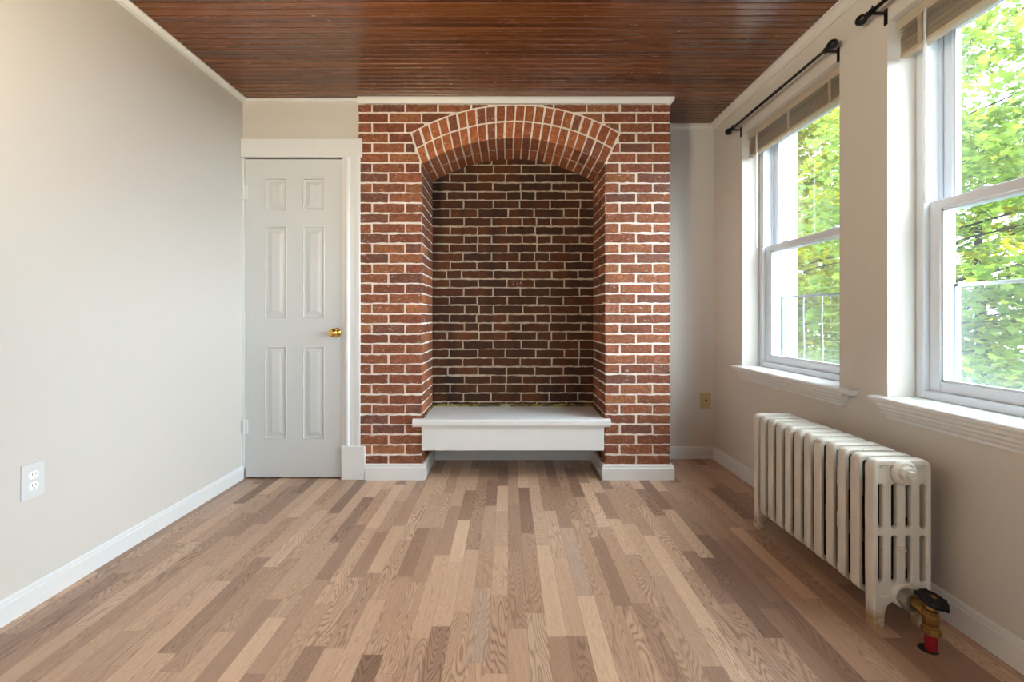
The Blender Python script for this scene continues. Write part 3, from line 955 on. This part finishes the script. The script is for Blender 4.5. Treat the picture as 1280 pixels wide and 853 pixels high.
# ------------------------------------------------------------------ wall plates
def outlet():
    yc, zc = 1.6155, .449; w, h = .079, .124
    root = thing('wall_outlet', (XL, yc, zc), 'pale grey duplex power outlet low on the left wall', 'outlet')
    MB().box(XL, XL + .006, yc - w / 2, yc + w / 2, zc - h / 2, zc + h / 2, .002, 2).build('cover_plate', M['plate'], root)
    for dz in (.0195, -.0195):
        pts = []
        for i in range(24):
            t = 2 * PI * i / 24; pts.append((yc + .0168 * math.cos(t), zc + dz + max(-.0135, min(.0135, .0168 * math.sin(t)))))
        r = MB().prism(pts, 'x', XL + .004, XL + .0078).build('receptacle', M['whitepl'], root)
        MB().box(XL + .0076, XL + .0081, yc - .0072, yc - .0053, zc + dz - .001, zc + dz + .008).box(XL + .0076, XL + .0081, yc + .0053, yc + .0072, zc + dz - .001, zc + dz + .007)\
            .lathe([(0, 0), (.0024, 0), (.0024, .0005), (0, .0005)], (XL + .0076, yc, zc + dz - .0075), (1, 0, 0), 10).build('slots', M['dark'], r)
    MB().lathe([(0, 0), (.003, 0), (.0022, .0015), (0, .0017)], (XL + .006, yc, zc), (1, 0, 0), 10).build('screw', M['plate'], root)
outlet()
def cable_plate():
    xc, zc = 1.434, .421; w, h = .076, .117
    root = thing('cable_wall_plate', (xc, YA, zc), 'tan cable wall plate with one dark jack on the alcove wall', 'wall plate')
    MB().box(xc - w / 2, xc + w / 2, YA - .006, YA, zc - h / 2, zc + h / 2, .002, 2).build('cover_plate', M['ivory'], root)
    o = MB().lathe([(0, 0), (.0075, 0), (.0075, .003), (.005, .003), (.005, .009), (0, .009)], (xc + .001, YA - .006, zc + .001), (0, -1, 0), 12).build('jack', M['bronze'], root)
    for dz in (.042, -.042):
        MB().lathe([(0, 0), (.0035, 0), (.0025, .0016), (0, .0018)], (xc, YA - .006, zc + dz), (0, -1, 0), 10).build('screw', M['brass'], root)
cable_plate()

# ------------------------------------------------------------------ cast-iron radiator
def rounded(cx, cz, w, h, r, n=6):
    pts = []
    for sx, sz, a0 in ((1, 1, 0), (-1, 1, PI / 2), (-1, -1, PI), (1, -1, 3 * PI / 2)):
        for i in range(n + 1):
            t = a0 + i / n * PI / 2
            pts.append((cx + sx * (w / 2 - r) + r * math.cos(t), cz + sz * (h / 2 - r) + r * math.sin(t)))
    return pts
RX0, RX1 = 1.204, 1.396
RY0, RSP, RN = 1.499, .0635, 12
def radiator():
    root = thing('cast_iron_radiator', (1.30, RY0 + .35, 0), 'old cream cast iron column radiator below the windows', 'radiator')
    W = RX1 - RX0; xc = (RX0 + RX1) / 2
    def holes():
        H_ = []
        for i in range(4):
            hx = RX0 + .0255 + i * .0470
            H_.append(rounded(hx, .403, .027, .155, .0134)); H_.append(rounded(hx, .228, .027, .163, .0134))
        return H_
    body = rounded(xc, .322, W - .010, .460, .022)
    bv = .005; th = .040
    def end_outline():
        top = rounded(xc, .322, W - .010, .460, .022)
        up = [p for p in top if p[1] > .3]           # right-top then left-top
        l, r = RX0 + .005, RX1 - .005
        low = [(l, .20), (l + .002, .06), (l + .004, .004), (l + .026, .004), (l + .030, .055), (l + .038, .078), (l + .052, .090), (xc, .094),
               (r - .052, .090), (r - .038, .078), (r - .030, .055), (r - .026, .004), (r - .004, .004), (r - .002, .06), (r, .20)]
        return up + low
    def place(me, y):
        me.transform(Matrix.Translation((0, y, 0)) @ Matrix.Rotation(PI / 2, 4, 'X'))
        return me
    rim_in = rounded(xc, .322, W - .023, .440, .016)
    web_t, web_b = .019, .004
    def finish(me, mat):
        me.materials.append(mat)
        bm = bmesh.new(); bm.from_mesh(me); bmesh.ops.recalc_face_normals(bm, faces=bm.faces[:]); bm.to_mesh(me); bm.free()
        for p in me.polygons: p.use_smooth = True
        me.set_sharp_from_angle(angle=math.radians(40)); return me
    rim_mid = finish(place(from_curve([body, rim_in], th / 2 - bv, bv, 2), 0), M['radiator'])
    rim_end = finish(place(from_curve([end_outline(), rim_in], th / 2 - bv, bv, 2), 0), M['radiator'])
    def web(mat): return finish(place(from_curve([rounded(xc, .322, W - .016, .448, .018)] + holes(), web_t / 2 - web_b, web_b, 2), -th / 2 + .004 + web_t / 2), mat)
    web_dark, web_paint = web(M['iron']), web(M['radiator'])  # inner sections get a darker web than the two end sections
    for i in range(RN):
        y = RY0 + th / 2 + i * RSP; e = i in (0, RN - 1)
        o = bpy.data.objects.new('section', rim_end if e else rim_mid); C.objects.link(o); o.parent = root
        o.location = Vector((jit(.0015), y, 0 if e else jit(.001))) - root.location
        w_ = bpy.data.objects.new('tube_web', web_paint if e else web_dark); C.objects.link(w_); w_.parent = o
        if not e: w_['label'] = 'dark inner columns'
    # push nipples joining the sections
    for i in range(RN - 1):
        y0 = RY0 + th + i * RSP - .003; y1 = RY0 + (i + 1) * RSP + .003
        for r_, z_ in ((.030, .513), (.026, .122)):
            MB().lathe([(r_, 0), (r_, y1 - y0)], (xc, y0, z_), (0, 1, 0), 16).build('joint_hub', M['iron'], root, autosmooth=True)
    # boss and hexagonal plug on the near end, boss for the valve below
    px, pz = 1.302, .516
    b = MB().lathe([(0, -.002), (.042, -.002), (.042, .004), (.037, .009), (.030, .012), (0, .012)], (px, RY0, pz), (0, -1, 0), 28)
    b.box(RX0 + .026, px - .044, RY0 - .0015, RY0 + .004, pz + .0175, pz + .0195); b.box(px + .044, RX1 - .022, RY0 - .0015, RY0 + .004, pz + .0175, pz + .0195)
    for i in range(9):      # worn raised characters cast around the plug, too painted over to read
        t = PI * (.22 + .56 * i / 8)
        cxx, czz = px + .0315 * math.cos(t), pz + .0315 * math.sin(t)
        b.tube([(cxx - .002 * math.sin(t), RY0 - .011, czz + .002 * math.cos(t)), (cxx + .0015 * math.cos(t), RY0 - .0135, czz), (cxx + .002 * math.sin(t), RY0 - .011, czz - .002 * math.cos(t))], .0013, 5)
    b.build('end_boss', M['radiator'], root, autosmooth=True)
    k = MB().lathe([(0, .010), (.0265, .010), (.0265, .020), (.0225, .026), (0, .026)], (px, RY0, pz), (0, -1, 0), 8)
    k.lathe([(0, .024), (.0150, .024), (.0150, .036), (.0125, .039), (.008, .039), (.007, .036), (0, .036)], (px, RY0, pz), (0, -1, 0), 6)
    k.build('hex_plug', M['radiator'], root)
    MB().lathe([(0, 0), (.010, 0), (.0105, .003), (.007, .008), (0, .009)], (1.2995, RY0, .262), (0, -1, 0), 14).box(1.285, 1.300, RY0 - .004, RY0 + .002, .264, .272, .001).build('lug', M['radiator'], root, autosmooth=True)
    MB().lathe([(0, -.004), (.040, -.004), (.040, .004), (.032, .010), (0, .010)], (1.302, RY0, .112), (0, -1, 0), 24).build('valve_boss', M['radiator'], root, autosmooth=True)
    # supply valve
    vx, vy, vz = 1.306, 1.405, .108
    v = thing('supply_valve', Vector((vx, vy, 0)) - root.location); v.parent = root
    v['label'] = 'brass supply valve with a black handwheel'
    u = MB().lathe([(0, 0), (.030, 0), (.030, .004), (.033, .006), (.033, .026), (.028, .030), (0, .030)], (1.303, RY0 - .008, .110), (0, -1, 0), 8)
    u.build('union_nut', M['union'], v)
    t = MB().lathe([(0, 0), (.018, 0), (.018, .030), (.021, .034), (.021, .044), (.017, .046), (.017, .07), (0, .07)], (1.304, RY0 - .036, .110), Vector((.02, -1, -.03)).normalized(), 18)
    t.lathe([(0, 0), (.0175, 0), (.0175, .006), (.0225, .008), (.0225, .026), (.0185, .029), (.0205, .034), (.0225, .044), (.0215, .058), (.0165, .064), (.018, .066), (.018, .074), (.013, .077), (.0105, .094), (0, .094)],
            (vx, vy, .050), (0, 0, 1), 22)
    t.lathe([(0, 0), (.0245, 0), (.0245, .014), (.022, .017), (0, .017)], (vx, vy, .053), (0, 0, 1), 8)
    t.build('valve_body', M['oldbrass'], v, autosmooth=True)
    w = MB(); ax = Vector((.16, -.22, 1)).normalized(); wc = Vector((vx + .002, vy - .002, .155))
    q = Vector((0, 0, 1)).rotation_difference(ax).to_matrix()
    n = 32
    rimpts = [(r * 1.0, h) for r, h in ((.012, .004), (.022, .001), (.031, -.003), (.0365, -.006), (.0395, -.002), (.0395, .004), (.036, .009), (.030, .008), (.022, .005), (.013, .010), (.009, .012), (0, .012))]
    w.lathe([(0, .002)] + rimpts, wc, ax, n)
    for i in range(5):
        th_ = 2 * PI * i / 5; c = wc + q @ Vector((.0395 * math.cos(th_), .0395 * math.sin(th_), .001))
        w.tube([c - ax * .005, c + ax * .006], .005, 8)
    w.build('handwheel', M['blackpl'], v, autosmooth=True)
    MB().lathe([(0, .011), (.008, .011), (.007, .014), (0, .0145)], wc, ax, 12).build('wheel_screw', M['oldbrass'], v)
    p = MB().lathe([(.0158, 0.001), (.0158, .052)], (vx, vy, 0), (0, 0, 1), 20).build('supply_pipe', M['redpipe'], v, autosmooth=True); p['label'] = 'red painted supply pipe'
    MB().lathe([(0, .0002), (.026, .0002), (.024, .002), (0, .002)], (vx - .006, vy + .004, 0), (0, 0, 1), 20).build('floor_collar', M['dark'], v)
radiator()

# ------------------------------------------------------------------ outside: ground and maple trees
GZ = -3.3
g = MB().box(2.2, 60, -25, 60, GZ - .2, GZ).build('ground', M['ground']); prop(g, 'lawn and pale paving far below the windows', 'ground', kind='structure')

LEAF = [(0, -.1), (.16, -.16), (.34, -.10), (.26, .08), (.50, .22), (.28, .34), (.22, .50), (.12, .46), (0, .82), (-.12, .46), (-.22, .50), (-.28, .34), (-.50, .22), (-.26, .08), (-.34, -.10), (-.16, -.16)]
def maple(x, y, ty, top, crown_r, crown_low, n_sprays, per, size, hue, label, seed):
    rnd = random.Random(seed)
    root = thing('maple_tree', (x, ty, GZ), label, 'tree', 'maple trees outside the windows')
    cz = (top + crown_low) / 2; hz = (top - crown_low) / 2
    tr = MB()
    tr.tube([(x, ty, GZ), (x + .1, ty, GZ + (cz - GZ) * .5), (x - .05, ty + .1, cz), (x + .1, (y + ty) / 2, top - .6)], [.26, .21, .13, .03], 10)
    V = []; F = []; col = []
    sprays = []
    for i in range(n_sprays):
        while True:
            p = Vector((rnd.uniform(-1, 1), rnd.uniform(-1, 1), rnd.uniform(-1, 1)))
            if (.30 < p.length < 1) if p.z > 0 else (.25 < math.hypot(p.x, p.y) < 1): break
        sprays.append(Vector((x + p.x * crown_r, y + p.y * crown_r, cz + p.z * hz)))
    for i, c in enumerate(sprays):
        base = Vector((x, ty, min(c.z - .3 - rnd.random() * .6, top - .8)))
        if i % 6 == 0 and base.z > GZ + 1:
            md = base.lerp(c, .5) + Vector((rnd.uniform(-.2, .2), rnd.uniform(-.2, .2), .15))
            tr.tube([base, md, c], [.028, .018, .006], 6)
        R = rnd.uniform(.45, .85); tilt = Vector((rnd.gauss(0, .25), rnd.gauss(0, .25), 1)).normalized()
        sp_h = rnd.uniform(.85, 1.15)
        for j in range(per):
            a = rnd.uniform(0, 2 * PI); r = R * math.sqrt(rnd.random())
            p = c + Vector((r * math.cos(a), r * math.sin(a), rnd.gauss(0, .10) - .16 * (r / R) ** 2))
            nrm = (tilt + Vector((rnd.gauss(0, .45), rnd.gauss(0, .45), 0))).normalized()
            q = Vector((0, 0, 1)).rotation_difference(nrm)
            sp = rnd.uniform(0, 2 * PI); s_ = size * rnd.uniform(.7, 1.25)
            ca, sa = math.cos(sp), math.sin(sp); b = len(V)
            for lx, ly in LEAF:
                V.append(p + q @ Vector((s_ * (lx * ca - ly * sa), s_ * (lx * sa + ly * ca), -.25 * s_ * abs(lx))))
            F.append(tuple(range(b, b + len(LEAF))))
            hv = rnd.random(); br = rnd.uniform(.75, 1.25) * sp_h
            cc = Vector(hue[0]).lerp(Vector(hue[1]), hv) * br
            col.append((cc.x, cc.y, cc.z, 1))
    tr.build('trunk', M['bark'], root, smooth=True)
    me = bpy.data.meshes.new('foliage'); me.from_pydata([tuple(v) for v in V], [], F); me.update()
    at = me.color_attributes.new('Col', 'FLOAT_COLOR', 'CORNER'); buf = []
    for c in col: buf += list(c) * len(LEAF)
    at.data.foreach_set('color', buf)
    link('foliage', me, M['leaf'], root)
YG = ((.13, .18, .012), (.34, .34, .022))
BG = ((.09, .17, .045), (.20, .28, .055))
maple(10.4, 15.4, 17.6, 9.0, 3.3, -3.0, 320, 95, .20, YG, 'sunlit yellow green maple filling the window nearer the brick chimney', 3)
maple(7.6, 7.1, 8.9, 6.4, 2.6, -3.0, 380, 90, .135, BG, 'pale green maple filling the window nearest the camera', 5)
maple(14.6, 24.5, 24.5, 9.0, 3.6, -3.0, 190, 80, .30, BG, 'shaded deep green maple farther back behind the yellow green one', 8)
maple(18.5, 17.8, 17.8, 9.0, 3.8, -3.0, 190, 80, .30, YG, 'hazy maple farther back behind the pale green one', 11)

# ------------------------------------------------------------------ light
w = bpy.data.worlds.new('sky'); bpy.context.scene.world = w; w.use_nodes = True
bg = w.node_tree.nodes['Background']; bg.inputs[0].default_value = (.78, .91, 1.0, 1); bg.inputs[1].default_value = 3.4

# hazy bright sun standing over the trees on the window side
sd = bpy.data.lights.new('sun', 'SUN'); sd.energy = 9.5; sd.angle = math.radians(80.0); sd.color = (.89, .95, 1)
so = bpy.data.objects.new('sun', sd); C.objects.link(so); so.rotation_euler = Vector((-.74, .30, -.50)).to_track_quat('-Z', 'Y').to_euler()

# unseen uplighter added left of the frame to warm the upper wall and ceiling
LX, LY, LZ = -.95, .12, 1.36
lamp = thing('added_uplighter', (LX, LY, 0), 'unseen black uplighter added to warm the upper left wall', 'floor lamp')
MB().lathe([(0, 0), (.14, 0), (.14, .015), (.12, .024), (.02, .030), (0, .030)], (LX, LY, 0), (0, 0, 1), 32).build('base', M['bronze'], lamp, autosmooth=True)
MB().tube([(LX, LY, .02), (LX, LY, LZ - .16)], .011, 12).build('pole', M['bronze'], lamp, smooth=True)
MB().lathe([(0, -.175), (.07, -.165), (.16, -.11), (.22, -.02), (.235, .04), (.230, .04), (.214, -.02), (.155, -.102), (.07, -.157), (0, -.165)], (LX, LY, LZ), (0, 0, 1), 36).build('bowl_shade', M['whitepl'], lamp, smooth=True)
MB().lathe([(0, -.13)] + [(.13 * math.sin(PI * i / 12), -.13 * math.cos(PI * i / 12)) for i in range(1, 12)] + [(0, .13)], (LX, LY, LZ), (0, 0, 1), 24).build('bulb', M['lamp'], lamp, smooth=True)

# ------------------------------------------------------------------ camera and view
cd = bpy.data.cameras.new('camera'); cam = bpy.data.objects.new('camera', cd); C.objects.link(cam)
cam.location = (0, 0, 1.03); cam.rotation_euler = (PI / 2, 0, 0)
cd.lens = 16; cd.sensor_width = 36; cd.shift_x = 5 / 1280; cd.shift_y = -30.5 / 1280
cd.clip_start = .02; cd.clip_end = 300
S = bpy.context.scene
S.camera = cam
S.view_settings.view_transform = 'Standard'; S.view_settings.look = 'None'
S.view_settings.gamma = 1; S.view_settings.use_curve_mapping = False
S.view_settings.exposure = 1.28
S.cycles.use_denoising = True
S.cycles.max_bounces = 12; S.cycles.diffuse_bounces = 8; S.cycles.transparent_max_bounces = 16
S.cycles.sample_clamp_indirect = 8.0
S.cycles.caustics_reflective = False; S.cycles.caustics_refractive = False
